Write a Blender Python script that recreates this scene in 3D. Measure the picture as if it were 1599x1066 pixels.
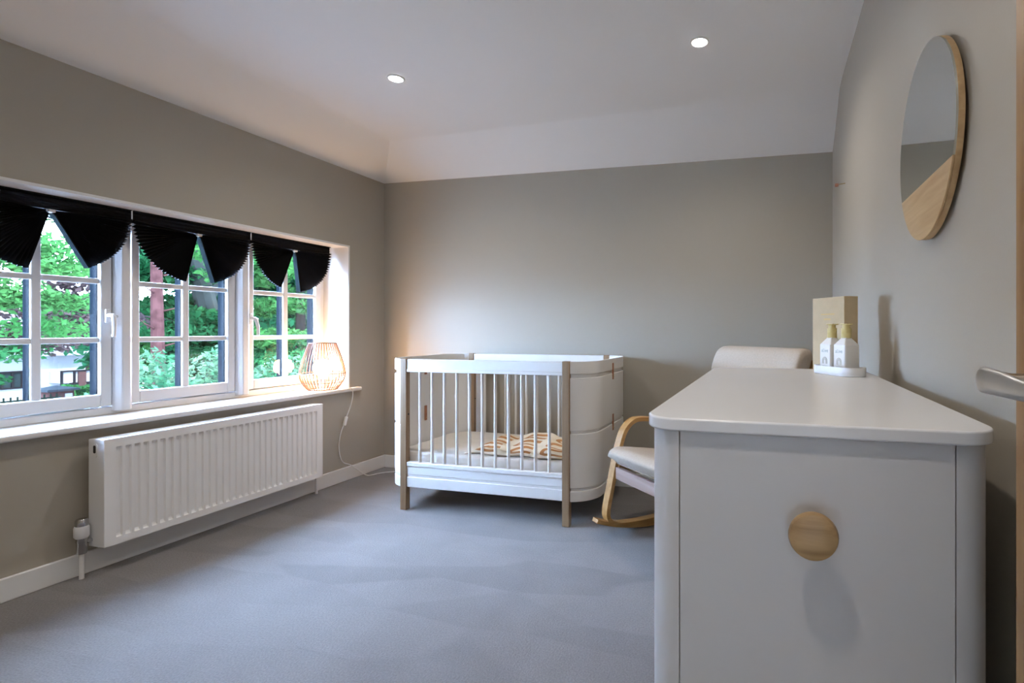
import bpy, math, random
import numpy as np
from mathutils import Vector, Matrix

for _o in list(bpy.data.objects): bpy.data.objects.remove(_o, do_unlink=True)
scene = bpy.context.scene
COL = scene.collection
random.seed(7); rng = np.random.default_rng(7)
PI = math.pi

# ------------------------------------------------------------------ camera
cam_d = bpy.data.cameras.new('camera'); cam = bpy.data.objects.new('camera', cam_d); COL.objects.link(cam)
FPX, CXP, HY = 807.0, 985.0, 514.0
YAW = math.atan((1203 - CXP) / FPX)
cam.location = (0, 0, 1.04)
cam.rotation_euler = (PI / 2, 0, YAW)
cam_d.sensor_width = 36.0; cam_d.sensor_fit = 'HORIZONTAL'
cam_d.lens = 36.0 * FPX / 1599
cam_d.shift_x = -(CXP - 799.5) / 1599
cam_d.shift_y = -(533 - HY) / 1599
cam_d.clip_start = 0.02; cam_d.clip_end = 400
scene.camera = cam

# ------------------------------------------------------------------ world, sun, exposure
world = bpy.data.worlds.new('world'); scene.world = world; world.use_nodes = True
wn = world.node_tree.nodes; wn.clear()
w_bg = wn.new('ShaderNodeBackground'); w_out = wn.new('ShaderNodeOutputWorld')
w_bg.inputs[0].default_value = (0.43, 0.62, 1.0, 1); w_bg.inputs[1].default_value = 78.0
world.node_tree.links.new(w_bg.outputs[0], w_out.inputs[0])
sun_d = bpy.data.lights.new('sun', 'SUN'); sun_d.energy = 30.0; sun_d.angle = math.radians(3); sun_d.color = (1, 0.95, 0.86)
sun = bpy.data.objects.new('sun', sun_d); COL.objects.link(sun)
sun.rotation_euler = (math.radians(12), math.radians(38), 0)     # from above and behind the house, onto the garden
SPOT_POWER = 25.0
LAMP_GLOW = 118.0
vs = scene.view_settings
vs.view_transform = 'Standard'; vs.look = 'None'; vs.gamma = 1.0; vs.use_curve_mapping = False
vs.exposure = 0.42
scene.cycles.use_denoising = True
scene.cycles.max_bounces = 10; scene.cycles.diffuse_bounces = 6; scene.cycles.transparent_max_bounces = 24
scene.cycles.sample_clamp_indirect = 6.0

# ------------------------------------------------------------------ room sizes
XL, XR, YF, YB = -2.829, 0.359, -0.12, 3.298
ZC, ZCL, ZCR = 2.345, 2.145, 2.10           # ceiling, foot of the cove at left and right
WY0, WY1, WZ0, WZ1 = 1.135, 2.964, 0.61, 1.622  # window opening
FX = -3.038                                  # room face of the window frame

# ================================================================== helpers
def lk(nt, a, b): nt.links.new(a, b)
def new_mat(name):
    m = bpy.data.materials.new(name); m.use_nodes = True
    return m, m.node_tree, m.node_tree.nodes['Principled BSDF']

def paint(name, col, rough=0.5, var=0.03, scale=3.0, bump=0.0, bscale=200.0, metal=0.0, spec=0.5):
    """plain coloured surface with a little procedural unevenness"""
    m, nt, p = new_mat(name)
    tc = nt.nodes.new('ShaderNodeTexCoord')
    n = nt.nodes.new('ShaderNodeTexNoise'); n.inputs['Scale'].default_value = scale; n.inputs['Detail'].default_value = 3
    lk(nt, tc.outputs['Object'], n.inputs['Vector'])
    r = nt.nodes.new('ShaderNodeValToRGB')
    r.color_ramp.elements[0].position = 0.3; r.color_ramp.elements[1].position = 0.7
    r.color_ramp.elements[0].color = tuple(max(0, c * (1 - var)) for c in col) + (1,)
    r.color_ramp.elements[1].color = tuple(min(1, c * (1 + var)) for c in col) + (1,)
    lk(nt, n.outputs['Fac'], r.inputs['Fac']); lk(nt, r.outputs['Color'], p.inputs['Base Color'])
    p.inputs['Roughness'].default_value = rough; p.inputs['Metallic'].default_value = metal
    p.inputs['Specular IOR Level'].default_value = spec
    if bump > 0:
        b = nt.nodes.new('ShaderNodeTexNoise'); b.inputs['Scale'].default_value = bscale; b.inputs['Detail'].default_value = 2
        lk(nt, tc.outputs['Object'], b.inputs['Vector'])
        bn = nt.nodes.new('ShaderNodeBump'); bn.inputs['Strength'].default_value = bump; bn.inputs['Distance'].default_value = 0.002
        lk(nt, b.outputs['Fac'], bn.inputs['Height']); lk(nt, bn.outputs['Normal'], p.inputs['Normal'])
    return m

def wood(name, c1, c2, axis='z', scale=14.0, rough=0.45):
    m, nt, p = new_mat(name)
    tc = nt.nodes.new('ShaderNodeTexCoord'); mp = nt.nodes.new('ShaderNodeMapping')
    s = [scale] * 3; s['xyz'.index(axis)] = scale * 0.07
    mp.inputs['Scale'].default_value = s
    n = nt.nodes.new('ShaderNodeTexNoise'); n.inputs['Scale'].default_value = 2.2; n.inputs['Detail'].default_value = 6; n.inputs['Distortion'].default_value = 0.6
    lk(nt, tc.outputs['Object'], mp.inputs['Vector']); lk(nt, mp.outputs['Vector'], n.inputs['Vector'])
    r = nt.nodes.new('ShaderNodeValToRGB')
    r.color_ramp.elements[0].position = 0.35; r.color_ramp.elements[1].position = 0.66
    r.color_ramp.elements[0].color = c1 + (1,); r.color_ramp.elements[1].color = c2 + (1,)
    lk(nt, n.outputs['Fac'], r.inputs['Fac']); lk(nt, r.outputs['Color'], p.inputs['Base Color'])
    p.inputs['Roughness'].default_value = rough
    return m

def emit(name, col, strength):
    m = bpy.data.materials.new(name); m.use_nodes = True; nt = m.node_tree; nt.nodes.clear()
    e = nt.nodes.new('ShaderNodeEmission'); o = nt.nodes.new('ShaderNodeOutputMaterial')
    e.inputs[0].default_value = col + (1,); e.inputs[1].default_value = strength
    lk(nt, e.outputs[0], o.inputs[0]); return m

class MB:
    """collects shapes, builds ONE mesh object"""
    def __init__(s): s.v = []; s.f = []
    def add(s, verts, faces):
        o = len(s.v); s.v += [tuple(v) for v in verts]; s.f += [tuple(i + o for i in f) for f in faces]; return s
    def box(s, x0, x1, y0, y1, z0, z1):
        return s.add([(x0,y0,z0),(x1,y0,z0),(x1,y1,z0),(x0,y1,z0),(x0,y0,z1),(x1,y0,z1),(x1,y1,z1),(x0,y1,z1)],
                     [(0,3,2,1),(4,5,6,7),(0,1,5,4),(1,2,6,5),(2,3,7,6),(3,0,4,7)])
    def prism(s, pts, z0, z1):
        """polygon (ccw, xy) raised from z0 to z1"""
        n = len(pts)
        return s.add([(x,y,z0) for x,y in pts] + [(x,y,z1) for x,y in pts],
                     [tuple(reversed(range(n))), tuple(range(n, 2*n))] + [(i,(i+1)%n,n+(i+1)%n,n+i) for i in range(n)])
    def lathe(s, prof, cx=0, cy=0, cz=0, n=32, axis='z'):
        """profile of (r, h) turned about an axis; r=0 ends close the shape"""
        rings = []; vs_ = []; base = 0
        for r, h in prof:
            if r <= 1e-6: vs_.append((0,0,h)); rings.append([base]); base += 1
            else:
                for k in range(n): a = 2*PI*k/n; vs_.append((r*math.cos(a), r*math.sin(a), h))
                rings.append(list(range(base, base+n))); base += n
        fs = []
        for A, B in zip(rings, rings[1:]):
            for k in range(n):
                k2 = (k+1) % n
                if len(A) == 1 and len(B) == 1: continue
                if len(A) == 1: fs.append((A[0], B[k2], B[k]))
                elif len(B) == 1: fs.append((A[k], A[k2], B[0]))
                else: fs.append((A[k], A[k2], B[k2], B[k]))
        if axis == 'y': vs_ = [(x, z, -y) for x,y,z in vs_]
        if axis == 'x': vs_ = [(z, x, y) for x,y,z in vs_]
        return s.add([(x+cx, y+cy, z+cz) for x,y,z in vs_], fs)
    def tube(s, path, r, n=10, closed=False):
        P = [Vector(p) for p in path]; m = len(P); rad = r if isinstance(r, (list, tuple)) else [r]*m
        vs_ = []; up = None
        for i in range(m):
            a = P[(i-1) % m] if (closed or i > 0) else P[i]; b = P[(i+1) % m] if (closed or i < m-1) else P[i]
            t = (b-a).normalized()
            if up is None: up = Vector((0,0,1)) if abs(t.z) < 0.9 else Vector((1,0,0))
            u = (up - t*up.dot(t)).normalized(); w = t.cross(u); up = u
            for k in range(n):
                an = 2*PI*k/n; q = P[i] + (u*math.cos(an) + w*math.sin(an))*rad[i]; vs_.append(tuple(q))
        fs = []
        for i in range(m if closed else m-1):
            j = (i+1) % m
            for k in range(n): fs.append((i*n+k, i*n+(k+1)%n, j*n+(k+1)%n, j*n+k))
        if not closed: fs += [tuple(reversed(range(n))), tuple((m-1)*n+k for k in range(n))]
        return s.add(vs_, fs)
    def strip(s, pts, x0, x1, th):
        """bent board: path of (d, z) in a side view, thickness th, between x0 and x1 across; path runs along y"""
        L = []; R = []; m = len(pts)
        for i in range(m):
            a = Vector(pts[max(0, i-1)]); b = Vector(pts[min(m-1, i+1)]); t = (b-a).normalized(); nn = Vector((-t.y, t.x))
            p = Vector(pts[i]); L.append(p + nn*th/2); R.append(p - nn*th/2)
        vs_ = []
        for i in range(m): vs_ += [(x0, L[i].x, L[i].y), (x1, L[i].x, L[i].y), (x1, R[i].x, R[i].y), (x0, R[i].x, R[i].y)]
        fs = [(0,1,2,3), tuple(4*(m-1)+k for k in (3,2,1,0))]
        for i in range(m-1):
            for k in range(4): fs.append((4*i+k, 4*i+4+k, 4*i+4+(k+1)%4, 4*i+(k+1)%4))
        return s.add(vs_, fs)
    def build(s, name, mat, parent=None, loc=None, rz=0.0, bevel=0.0, seg=2, smooth=True, ang=35):
        me = bpy.data.meshes.new(name); me.from_pydata(s.v, [], s.f); me.validate()
        me.materials.append(mat)
        if smooth:
            for p in me.polygons: p.use_smooth = True
            me.set_sharp_from_angle(angle=math.radians(ang))
        o = bpy.data.objects.new(name, me); COL.objects.link(o)
        if parent is not None: o.parent = parent
        if loc is not None: o.location = loc
        o.rotation_euler.z = rz
        if bevel > 0:
            b = o.modifiers.new('bevel', 'BEVEL'); b.width = bevel; b.segments = seg; b.limit_method = 'ANGLE'; b.angle_limit = math.radians(40)
            b.harden_normals = False
        return o

def fix_normals(o):
    import bmesh
    bm = bmesh.new(); bm.from_mesh(o.data); bmesh.ops.recalc_face_normals(bm, faces=bm.faces); bm.to_mesh(o.data); bm.free()
    return o
def tag(o, label=None, cat=None, group=None, kind=None):
    if label: o['label'] = label
    if cat: o['category'] = cat
    if group: o['group'] = group
    if kind: o['kind'] = kind
    return o
def thing(name, label, cat, loc=(0,0,0), rz=0.0, group=None, kind=None):
    o = bpy.data.objects.new(name, None); COL.objects.link(o); o.empty_display_size = 0.05
    o.location = loc; o.rotation_euler.z = rz
    return tag(o, label, cat, group, kind)
def struct(o, label=None): return tag(o, label, None, None, 'structure')
def share(o, parent=None, loc=None, rot=None):
    c = o.copy(); COL.objects.link(c); c.parent = parent if parent is not None else o.parent
    if loc is not None: c.location = loc
    if rot is not None: c.rotation_euler = rot
    return c
def smoothpath(pts, n=6, closed=False):
    """Catmull-Rom through the points"""
    P = [Vector(p) for p in pts]; out = []; m = len(P)
    for i in range(m if closed else m-1):
        if closed: a, b, c, d = P[(i-1)%m], P[i], P[(i+1)%m], P[(i+2)%m]
        else: a, b, c, d = P[max(i-1,0)], P[i], P[i+1], P[min(i+2,m-1)]
        for k in range(n):
            t = k/n
            out.append(0.5*((2*b) + (c-a)*t + (2*a-5*b+4*c-d)*t*t + (3*b-a-3*c+d)*t*t*t))
    if not closed: out.append(P[-1])
    return [tuple(q) for q in out]
def rrect(x0, x1, y0, y1, r, n=8):
    pts = []
    for cx, cy, a0 in ((x1-r,y0+r,-PI/2),(x1-r,y1-r,0),(x0+r,y1-r,PI/2),(x0+r,y0+r,PI)):
        for k in range(n+1): a = a0 + PI/2*k/n; pts.append((cx+r*math.cos(a), cy+r*math.sin(a)))
    return pts

# ================================================================== materials
M = {}
M['wall'] = paint('wall_paint_taupe', (0.385, 0.345, 0.28), 0.55, 0.015, 1.2, 0.08, 350, spec=0.35)
M['ceiling'] = paint('ceiling_paint_white', (0.89, 0.89, 0.89), 0.6, 0.01, 1.0, 0.06, 300, spec=0.3)
M['trim'] = paint('trim_paint_white', (0.78, 0.78, 0.77), 0.35, 0.015, 4)
M['upvc'] = paint('window_white_plastic', (0.80, 0.81, 0.83), 0.28, 0.01, 3)
M['upvc_dark'] = paint('window_outer_slate', (0.004, 0.006, 0.008), 0.6, 0.05, 5, spec=0.0)
M['rad'] = paint('radiator_enamel', (0.88, 0.88, 0.88), 0.22, 0.01, 4)
M['chrome'] = paint('chrome', (0.55, 0.56, 0.58), 0.18, 0.05, 12, metal=1.0)
M['steel'] = paint('brushed_steel', (0.52, 0.51, 0.49), 0.28, 0.06, 30, metal=1.0)
M['black'] = paint('blind_black_paper', (0.0045, 0.0045, 0.005), 0.8, 0.2, 20, spec=0.15)
M['bar_grey'] = paint('blind_bar_grey', (0.013, 0.0175, 0.019), 0.4, 0.05, 8, spec=0.0)
M['crib'] = paint('crib_white_lacquer', (0.80, 0.79, 0.77), 0.32, 0.012, 3)
M['post'] = wood('crib_oak_post', (0.216, 0.1332, 0.0684), (0.3024, 0.198, 0.1116), 'z')
M['leather'] = paint('tan_leather', (0.36, 0.15, 0.075), 0.5, 0.15, 40, 0.2, 300)
M['brass'] = paint('brass', (0.45, 0.32, 0.16), 0.3, 0.05, 20, metal=1.0)
M['sheet'] = paint('cream_cotton', (0.74, 0.70, 0.64), 0.85, 0.03, 9, 0.35, 90)
M['chest'] = paint('chest_lacquer_shaded', (0.60, 0.575, 0.555), 0.42, 0.015, 2.5)  # same white lacquer as the top, darkened: shade of the sides painted in
M['chest_top_lit'] = paint('chest_top_lacquer_lit', (0.84, 0.85, 0.87), 0.2, 0.01, 2.5)  # same lacquer as the body, paler and cooler: light on the top painted in
M['knob'] = wood('oak_knob', (0.243, 0.135, 0.0495), (0.414, 0.252, 0.108), 'x', 22)
M['oak'] = wood('door_oak', (0.2448, 0.1224, 0.0396), (0.3312, 0.1836, 0.0684), 'z', 18)
M['beech_y'] = wood('bent_beech', (0.357, 0.1827, 0.051), (0.459, 0.2592, 0.0892), 'y', 16)
M['walnut'] = wood('seat_rail_wood', (0.30, 0.19, 0.15), (0.40, 0.28, 0.23), 'x', 12)
M['oat'] = paint('oatmeal_linen', (0.47, 0.385, 0.30), 0.9, 0.05, 120, 0.3, 500)
M['mirror_wood'] = wood('mirror_oak', (0.396, 0.243, 0.108), (0.504, 0.333, 0.1665), 'y', 20)
M['kraft'] = paint('kraft_card', (0.54, 0.41, 0.245), 0.7, 0.04, 30, 0.1, 250)
M['gold'] = paint('gold_print', (0.62, 0.42, 0.16), 0.35, 0.05, 20)
M['bottle'] = paint('bottle_white', (0.82, 0.81, 0.78), 0.35, 0.01, 10)
M['pump'] = paint('pump_mustard', (0.64, 0.52, 0.22), 0.4, 0.04, 20)
M['tray'] = paint('tray_white', (0.82, 0.82, 0.82), 0.35, 0.01, 10)
M['ink'] = paint('grey_green_ink', (0.33, 0.40, 0.36), 0.6, 0.02, 10)
M['ink2'] = paint('ochre_ink', (0.45, 0.36, 0.20), 0.6, 0.02, 10)
M['rattan'] = paint('rattan', (0.11, 0.042, 0.016), 0.6, 0.15, 30)
M['cord'] = paint('white_flex', (0.80, 0.80, 0.79), 0.4, 0.01, 10)
M['copper'] = paint('copper', (0.45, 0.20, 0.12), 0.3, 0.05, 20, metal=1.0)
M['dark'] = paint('dark_recess', (0.03, 0.03, 0.03), 0.7, 0.1, 10)

# carpet: grey-brown pile with nap streaks left by a vacuum cleaner
m, nt, p = new_mat('carpet_grey_pile')
tc = nt.nodes.new('ShaderNodeTexCoord')
n1 = nt.nodes.new('ShaderNodeTexNoise'); n1.inputs['Scale'].default_value = 170; n1.inputs['Detail'].default_value = 2
lk(nt, tc.outputs['Object'], n1.inputs['Vector'])
mp = nt.nodes.new('ShaderNodeMapping'); mp.inputs['Rotation'].default_value = (0, 0, math.radians(38)); mp.inputs['Scale'].default_value = (0.9, 3.6, 1)
lk(nt, tc.outputs['Object'], mp.inputs['Vector'])
vo = nt.nodes.new('ShaderNodeTexVoronoi'); vo.feature = 'SMOOTH_F1'; vo.inputs['Scale'].default_value = 1.7; vo.inputs['Randomness'].default_value = 0.9; vo.inputs['Smoothness'].default_value = 0.10
n2 = nt.nodes.new('ShaderNodeTexNoise'); n2.inputs['Scale'].default_value = 3.0; n2.inputs['Detail'].default_value = 5
lk(nt, mp.outputs['Vector'], vo.inputs['Vector']); lk(nt, tc.outputs['Object'], n2.inputs['Vector'])
mx = nt.nodes.new('ShaderNodeMixRGB'); mx.inputs[0].default_value = 0.7
sep = nt.nodes.new('ShaderNodeSeparateColor'); lk(nt, vo.outputs['Color'], sep.inputs[0])
lk(nt, sep.outputs[0], mx.inputs[1]); lk(nt, n2.outputs['Fac'], mx.inputs[2])
r1 = nt.nodes.new('ShaderNodeValToRGB')
r1.color_ramp.elements[0].position = 0.25; r1.color_ramp.elements[1].position = 0.8
r1.color_ramp.elements[0].color = (0.165, 0.151, 0.146, 1); r1.color_ramp.elements[1].color = (0.235, 0.217, 0.210, 1)
lk(nt, mx.outputs[0], r1.inputs['Fac'])
mx2 = nt.nodes.new('ShaderNodeMixRGB'); mx2.blend_type = 'MULTIPLY'; mx2.inputs[0].default_value = 0.55
r2 = nt.nodes.new('ShaderNodeValToRGB'); r2.color_ramp.elements[0].color = (0.25,0.25,0.25,1); r2.color_ramp.elements[1].color = (1.6,1.6,1.6,1)
lk(nt, n1.outputs['Fac'], r2.inputs['Fac']); lk(nt, r1.outputs['Color'], mx2.inputs[1]); lk(nt, r2.outputs['Color'], mx2.inputs[2])
lk(nt, mx2.outputs[0], p.inputs['Base Color']); p.inputs['Roughness'].default_value = 0.95; p.inputs['Specular IOR Level'].default_value = 0.1
p.inputs['Sheen Weight'].default_value = 0.25; p.inputs['Sheen Roughness'].default_value = 0.5
bn = nt.nodes.new('ShaderNodeBump'); bn.inputs['Strength'].default_value = 0.5; bn.inputs['Distance'].default_value = 0.004
lk(nt, n1.outputs['Fac'], bn.inputs['Height']); lk(nt, bn.outputs['Normal'], p.inputs['Normal'])
M['carpet'] = m

# window glass: clear sheet with Fresnel reflection
m = bpy.data.materials.new('window_glass'); m.use_nodes = True; nt = m.node_tree; nt.nodes.clear()
o_ = nt.nodes.new('ShaderNodeOutputMaterial'); tr = nt.nodes.new('ShaderNodeBsdfTransparent'); gl = nt.nodes.new('ShaderNodeBsdfGlossy')
fr0 = nt.nodes.new('ShaderNodeLayerWeight'); fr0.inputs[0].default_value = 0.5; f5 = nt.nodes.new('ShaderNodeMath'); f5.operation = 'POWER'; f5.inputs[1].default_value = 5.0
fr = nt.nodes.new('ShaderNodeMath'); fr.operation = 'MULTIPLY_ADD'; fr.inputs[1].default_value = 0.95; fr.inputs[2].default_value = 0.04
lk(nt, fr0.outputs['Facing'], f5.inputs[0]); lk(nt, f5.outputs[0], fr.inputs[0]); ms = nt.nodes.new('ShaderNodeMixShader')
tr.inputs[0].default_value = (0.96, 0.98, 0.97, 1); gl.inputs['Roughness'].default_value = 0.0
lk(nt, fr.outputs[0], ms.inputs[0]); lk(nt, tr.outputs[0], ms.inputs[1]); lk(nt, gl.outputs[0], ms.inputs[2]); lk(nt, ms.outputs[0], o_.inputs[0])
M['glass'] = m
m, nt, p = new_mat('mirror_silver')
p.inputs['Base Color'].default_value = (0.74, 0.78, 0.77, 1); p.inputs['Metallic'].default_value = 1; p.inputs['Roughness'].default_value = 0.015
M['mirror'] = m

# knitted blanket: cream with tan lying arches
m, nt, p = new_mat('blanket_knit')
tc = nt.nodes.new('ShaderNodeTexCoord'); uvm = nt.nodes.new('ShaderNodeSeparateXYZ'); lk(nt, tc.outputs['UV'], uvm.inputs[0])
def mth(op, a, b=None, c=None):
    n = nt.nodes.new('ShaderNodeMath'); n.operation = op
    for i, x in enumerate((a, b, c)):
        if x is None: continue
        if isinstance(x, (int, float)): n.inputs[i].default_value = x
        else: lk(nt, x, n.inputs[i])
    return n.outputs[0]
pu = mth('SUBTRACT', mth('FRACT', mth('MULTIPLY', uvm.outputs[0], 3.5)), 0.36)
pv = mth('SUBTRACT', mth('FRACT', mth('MULTIPLY', uvm.outputs[1], 3.6)), 0.5)
neg = mth('MINIMUM', pu, 0.0)
d_ = mth('SQRT', mth('ADD', mth('MULTIPLY', mth('MULTIPLY', neg, neg), 3.0), mth('MULTIPLY', pv, pv)))
ring = mth('MULTIPLY', mth('GREATER_THAN', d_, 0.17), mth('LESS_THAN', d_, 0.40))
mask = mth('MULTIPLY', ring, mth('LESS_THAN', pu, 0.5))
mxb = nt.nodes.new('ShaderNodeMixRGB'); mxb.inputs[1].default_value = (0.74, 0.63, 0.46, 1); mxb.inputs[2].default_value = (0.40, 0.17, 0.05, 1)
lk(nt, mask, mxb.inputs[0]); lk(nt, mxb.outputs[0], p.inputs['Base Color']); p.inputs['Roughness'].default_value = 0.95
nk = nt.nodes.new('ShaderNodeTexNoise'); nk.inputs['Scale'].default_value = 260; bn = nt.nodes.new('ShaderNodeBump'); bn.inputs['Strength'].default_value = 0.5; bn.inputs['Distance'].default_value = 0.002
lk(nt, tc.outputs['Object'], nk.inputs['Vector']); lk(nt, nk.outputs['Fac'], bn.inputs['Height']); lk(nt, bn.outputs['Normal'], p.inputs['Normal'])
M['blanket'] = m

def leafmat(name, c1, c2, scale=0.9):
    m = bpy.data.materials.new(name); m.use_nodes = True; nt = m.node_tree; nt.nodes.clear()
    o = nt.nodes.new('ShaderNodeOutputMaterial'); d = nt.nodes.new('ShaderNodeBsdfDiffuse'); t = nt.nodes.new('ShaderNodeBsdfTranslucent'); mix = nt.nodes.new('ShaderNodeMixShader'); mix.inputs[0].default_value = 0.35
    tc = nt.nodes.new('ShaderNodeTexCoord'); n = nt.nodes.new('ShaderNodeTexNoise'); n.inputs['Scale'].default_value = scale; n.inputs['Detail'].default_value = 4
    r = nt.nodes.new('ShaderNodeValToRGB'); r.color_ramp.elements[0].position = 0.35; r.color_ramp.elements[1].position = 0.68
    r.color_ramp.elements[0].color = c1 + (1,); r.color_ramp.elements[1].color = c2 + (1,)
    lk(nt, tc.outputs['Object'], n.inputs['Vector']); lk(nt, n.outputs['Fac'], r.inputs['Fac'])
    lk(nt, r.outputs[0], d.inputs[0]); lk(nt, r.outputs[0], t.inputs[0]); lk(nt, d.outputs[0], mix.inputs[1]); lk(nt, t.outputs[0], mix.inputs[2]); lk(nt, mix.outputs[0], o.inputs[0])
    return m
M['leaf_green'] = leafmat('leaf_mid_green', (0.0027, 0.0158, 0.0049), (0.009, 0.0338, 0.0113))
M['leaf_dark'] = leafmat('leaf_deep_green', (0.0014, 0.0101, 0.004), (0.0049, 0.0225, 0.009))
M['leaf_lime'] = leafmat('leaf_lime', (0.0067, 0.0293, 0.0067), (0.0203, 0.0518, 0.0135))
M['leaf_pale'] = leafmat('leaf_pale_green', (0.0057, 0.027, 0.0113), (0.0383, 0.0608, 0.0338), 1.6)
M['leaf_copper'] = leafmat('leaf_copper', (0.0101, 0.0067, 0.0067), (0.0248, 0.0168, 0.0158))
M['bark_red'] = paint('pine_bark_red', (0.014, 0.006, 0.0055), 0.9, 0.35, 6, 0.6, 14, spec=0.0)
M['bark_grey'] = paint('beech_bark_grey', (0.011, 0.0115, 0.0095), 0.9, 0.3, 2.5, 0.4, 10, spec=0.0)
M['bark_brown'] = paint('bark_brown', (0.006, 0.0048, 0.004), 0.9, 0.3, 4, 0.4, 12, spec=0.0)
M['lawn'] = paint('pale_gravel', (0.50, 0.50, 0.51), 0.95, 0.15, 1.2, 0.5, 30, spec=0.0)
M['render_white'] = paint('house_white_render', (0.07, 0.07, 0.068), 0.8, 0.04, 1, spec=0.0)
M['timber'] = paint('house_dark_timber', (0.003, 0.0028, 0.003), 0.8, 0.2, 2, spec=0.0)
M['roof'] = paint('house_roof_tile', (0.03, 0.028, 0.027), 0.8, 0.15, 6, spec=0.0)
M['brick'] = paint('red_brick', (0.014, 0.007, 0.006), 0.9, 0.3, 9, spec=0.0)
M['stonecap'] = paint('grey_stone_cap', (0.008, 0.009, 0.0095), 0.8, 0.1, 8, spec=0.0)
M['pane_far'] = paint('far_window_glass', (0.004, 0.006, 0.006), 0.1, 0.2, 2, spec=0.0)
M['iron'] = paint('green_iron', (0.003, 0.005, 0.0035), 0.6, 0.1, 8, spec=0.0)

# ================================================================== the room shell
struct(MB().box(XL-0.4, XR+0.1, -1.5, YB+0.1, -0.12, 0).build('floor', M['carpet'], smooth=False), 'grey-brown pile carpet covering the floor of the room')

# left wall with the window opening: four blocks round the hole, one mesh
wl = MB()
wl.box(XL-0.33, XL, YF-0.1, YB+0.1, 0, WZ0); wl.box(XL-0.33, XL, YF-0.1, YB+0.1, WZ1, 2.6)
wl.box(XL-0.33, XL, YF-0.1, WY0, WZ0, WZ1); wl.box(XL-0.33, XL, WY1, YB+0.1, WZ0, WZ1)
struct(wl.build('wall_left', M['wall'], smooth=False), 'taupe painted wall with the long low window')
struct(MB().box(XL-0.1, XR+0.2, YB, YB+0.15, 0, 2.6).build('wall_back', M['wall'], smooth=False), 'taupe painted wall behind the cot')
struct(MB().box(XR, XR+0.15, YF-0.1, YB+0.1, 0, 2.6).build('wall_right', M['wall'], smooth=False), 'taupe painted wall carrying the round mirror')
wf = MB(); wf.box(XL-0.1, -0.52, YF-0.12, YF, 0, 2.6); wf.box(0.322, XR+0.1, YF-0.12, YF, 0, 2.6); wf.box(-0.52, 0.322, YF-0.12, YF, 2.0, 2.6)
struct(wf.build('wall_front', M['wall'], smooth=False), 'taupe painted wall with the doorway')
wh = MB(); wh.box(-1.0, 0.8, -1.5, -1.42, 0, 2.4); wh.box(-1.08, -1.0, -1.5, YF-0.12, 0, 2.4); wh.box(0.8, 0.88, -1.5, YF-0.12, 0, 2.4); wh.box(-1.08, 0.88, -1.5, YF-0.12, 2.3, 2.4); wh.box(0.4,0.88,-1.5,YF-.12,-0.12,0)
struct(wh.build('wall_landing', M['wall'], smooth=False), 'walls of the landing outside the door')

# ceiling with the sloping cove along left and back walls
prof = [(0,0),(0.06,0.15),(0.12,0.31),(0.18,0.48),(0.235,0.655),(0.275,0.79),(0.305,0.88),(0.335,0.945),(0.37,0.982),(0.42,1.0)]
cv = []; cf = []
for off, fr_ in prof:
    zl = ZCL + (ZC-ZCL)*fr_; zr = ZCR + (ZC-ZCR)*fr_
    cv += [(XL+off, YF-0.1, zl), (XL+off, YB-off, zl), (XR+0.02, YB-off, zr)]
for k in range(len(prof)-1):
    a = 3*k; b = a+3
    cf += [(a, a+1, b+1, b), (a+1, a+2, b+2, b+1)]
n_ = len(cv); cv += [(XR+0.02, YF-0.1, ZC)]
cf += [(n_-3, n_-2, n_-1, n_)]
ce = MB().add(cv, cf)
ce.box(XL-0.2, XR+0.15, YF-0.2, YB+0.15, 2.45, 2.5)
ceil_o = ce.build('ceiling', M['ceiling'], ang=30); struct(ceil_o, 'white ceiling with a sloping cove along two walls')

# skirting boards
def skirt(name, x0, x1, y0, y1, lab): return struct(MB().box(x0, x1, y0, y1, 0, 0.092).build(name, M['trim'], bevel=0.004), lab)
skirt('baseboard_left', XL, XL+0.016, YF, YB, 'white skirting board under the window wall')
skirt('baseboard_back', XL+0.016, XR-0.016, YB-0.016, YB, 'white skirting board behind the cot')
skirt('baseboard_right', XR-0.016, XR, YF+0.03, YB, 'white skirting board along the mirror wall')

# ------------------------------------------------------------------ window
rv = MB()   # plastered white reveal: head, two jambs
rv.box(FX-0.06, XL+0.002, WY0, WY1, WZ1-0.012, WZ1); rv.box(FX-0.06, XL+0.002, WY1-0.012, WY1, WZ0, WZ1-0.012); rv.box(FX-0.06, XL+0.002, WY0, WY0+0.012, WZ0, WZ1-0.012)
struct(rv.build('trim_1', M['trim'], smooth=False), 'white painted reveal round the window recess')
sill = MB(); sill.box(FX-0.02, XL, WY0, WY1, WZ0, 0.636); sill.box(XL, -2.787, WY0-0.05, 3.035, WZ0, 0.636)
struct(sill.build('trim_2', M['trim'], bevel=0.009, seg=4), 'deep white window sill board above the radiator')
MU = [0.595, 1.181, 1.768, 2.355, 2.945]     # frame post centres
tf = thing('trim_3', None, None, (FX, 0, 0)); struct(tf, 'white plastic window frame with thick mullions')
MB().box(-0.07, 0.0, WY0+0.012, WY1-0.012, 1.572, WZ1-0.012).build('head_rail', M['upvc'], tf, bevel=0.004)
MB().box(-0.07, 0.004, WY0+0.012, WY1-0.012, 0.636, 0.672).build('bottom_rail', M['upvc'], tf, bevel=0.006)
MB().box(-0.07, 0.0, 2.919, WY1-0.012, 0.672, 1.572).build('jamb', M['upvc'], tf, bevel=0.005)
MB().box(-0.07, 0.0, WY0+0.012, MU[1]+0.034, 0.672, 1.572).build('jamb', M['upvc'], tf, bevel=0.005)
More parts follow.
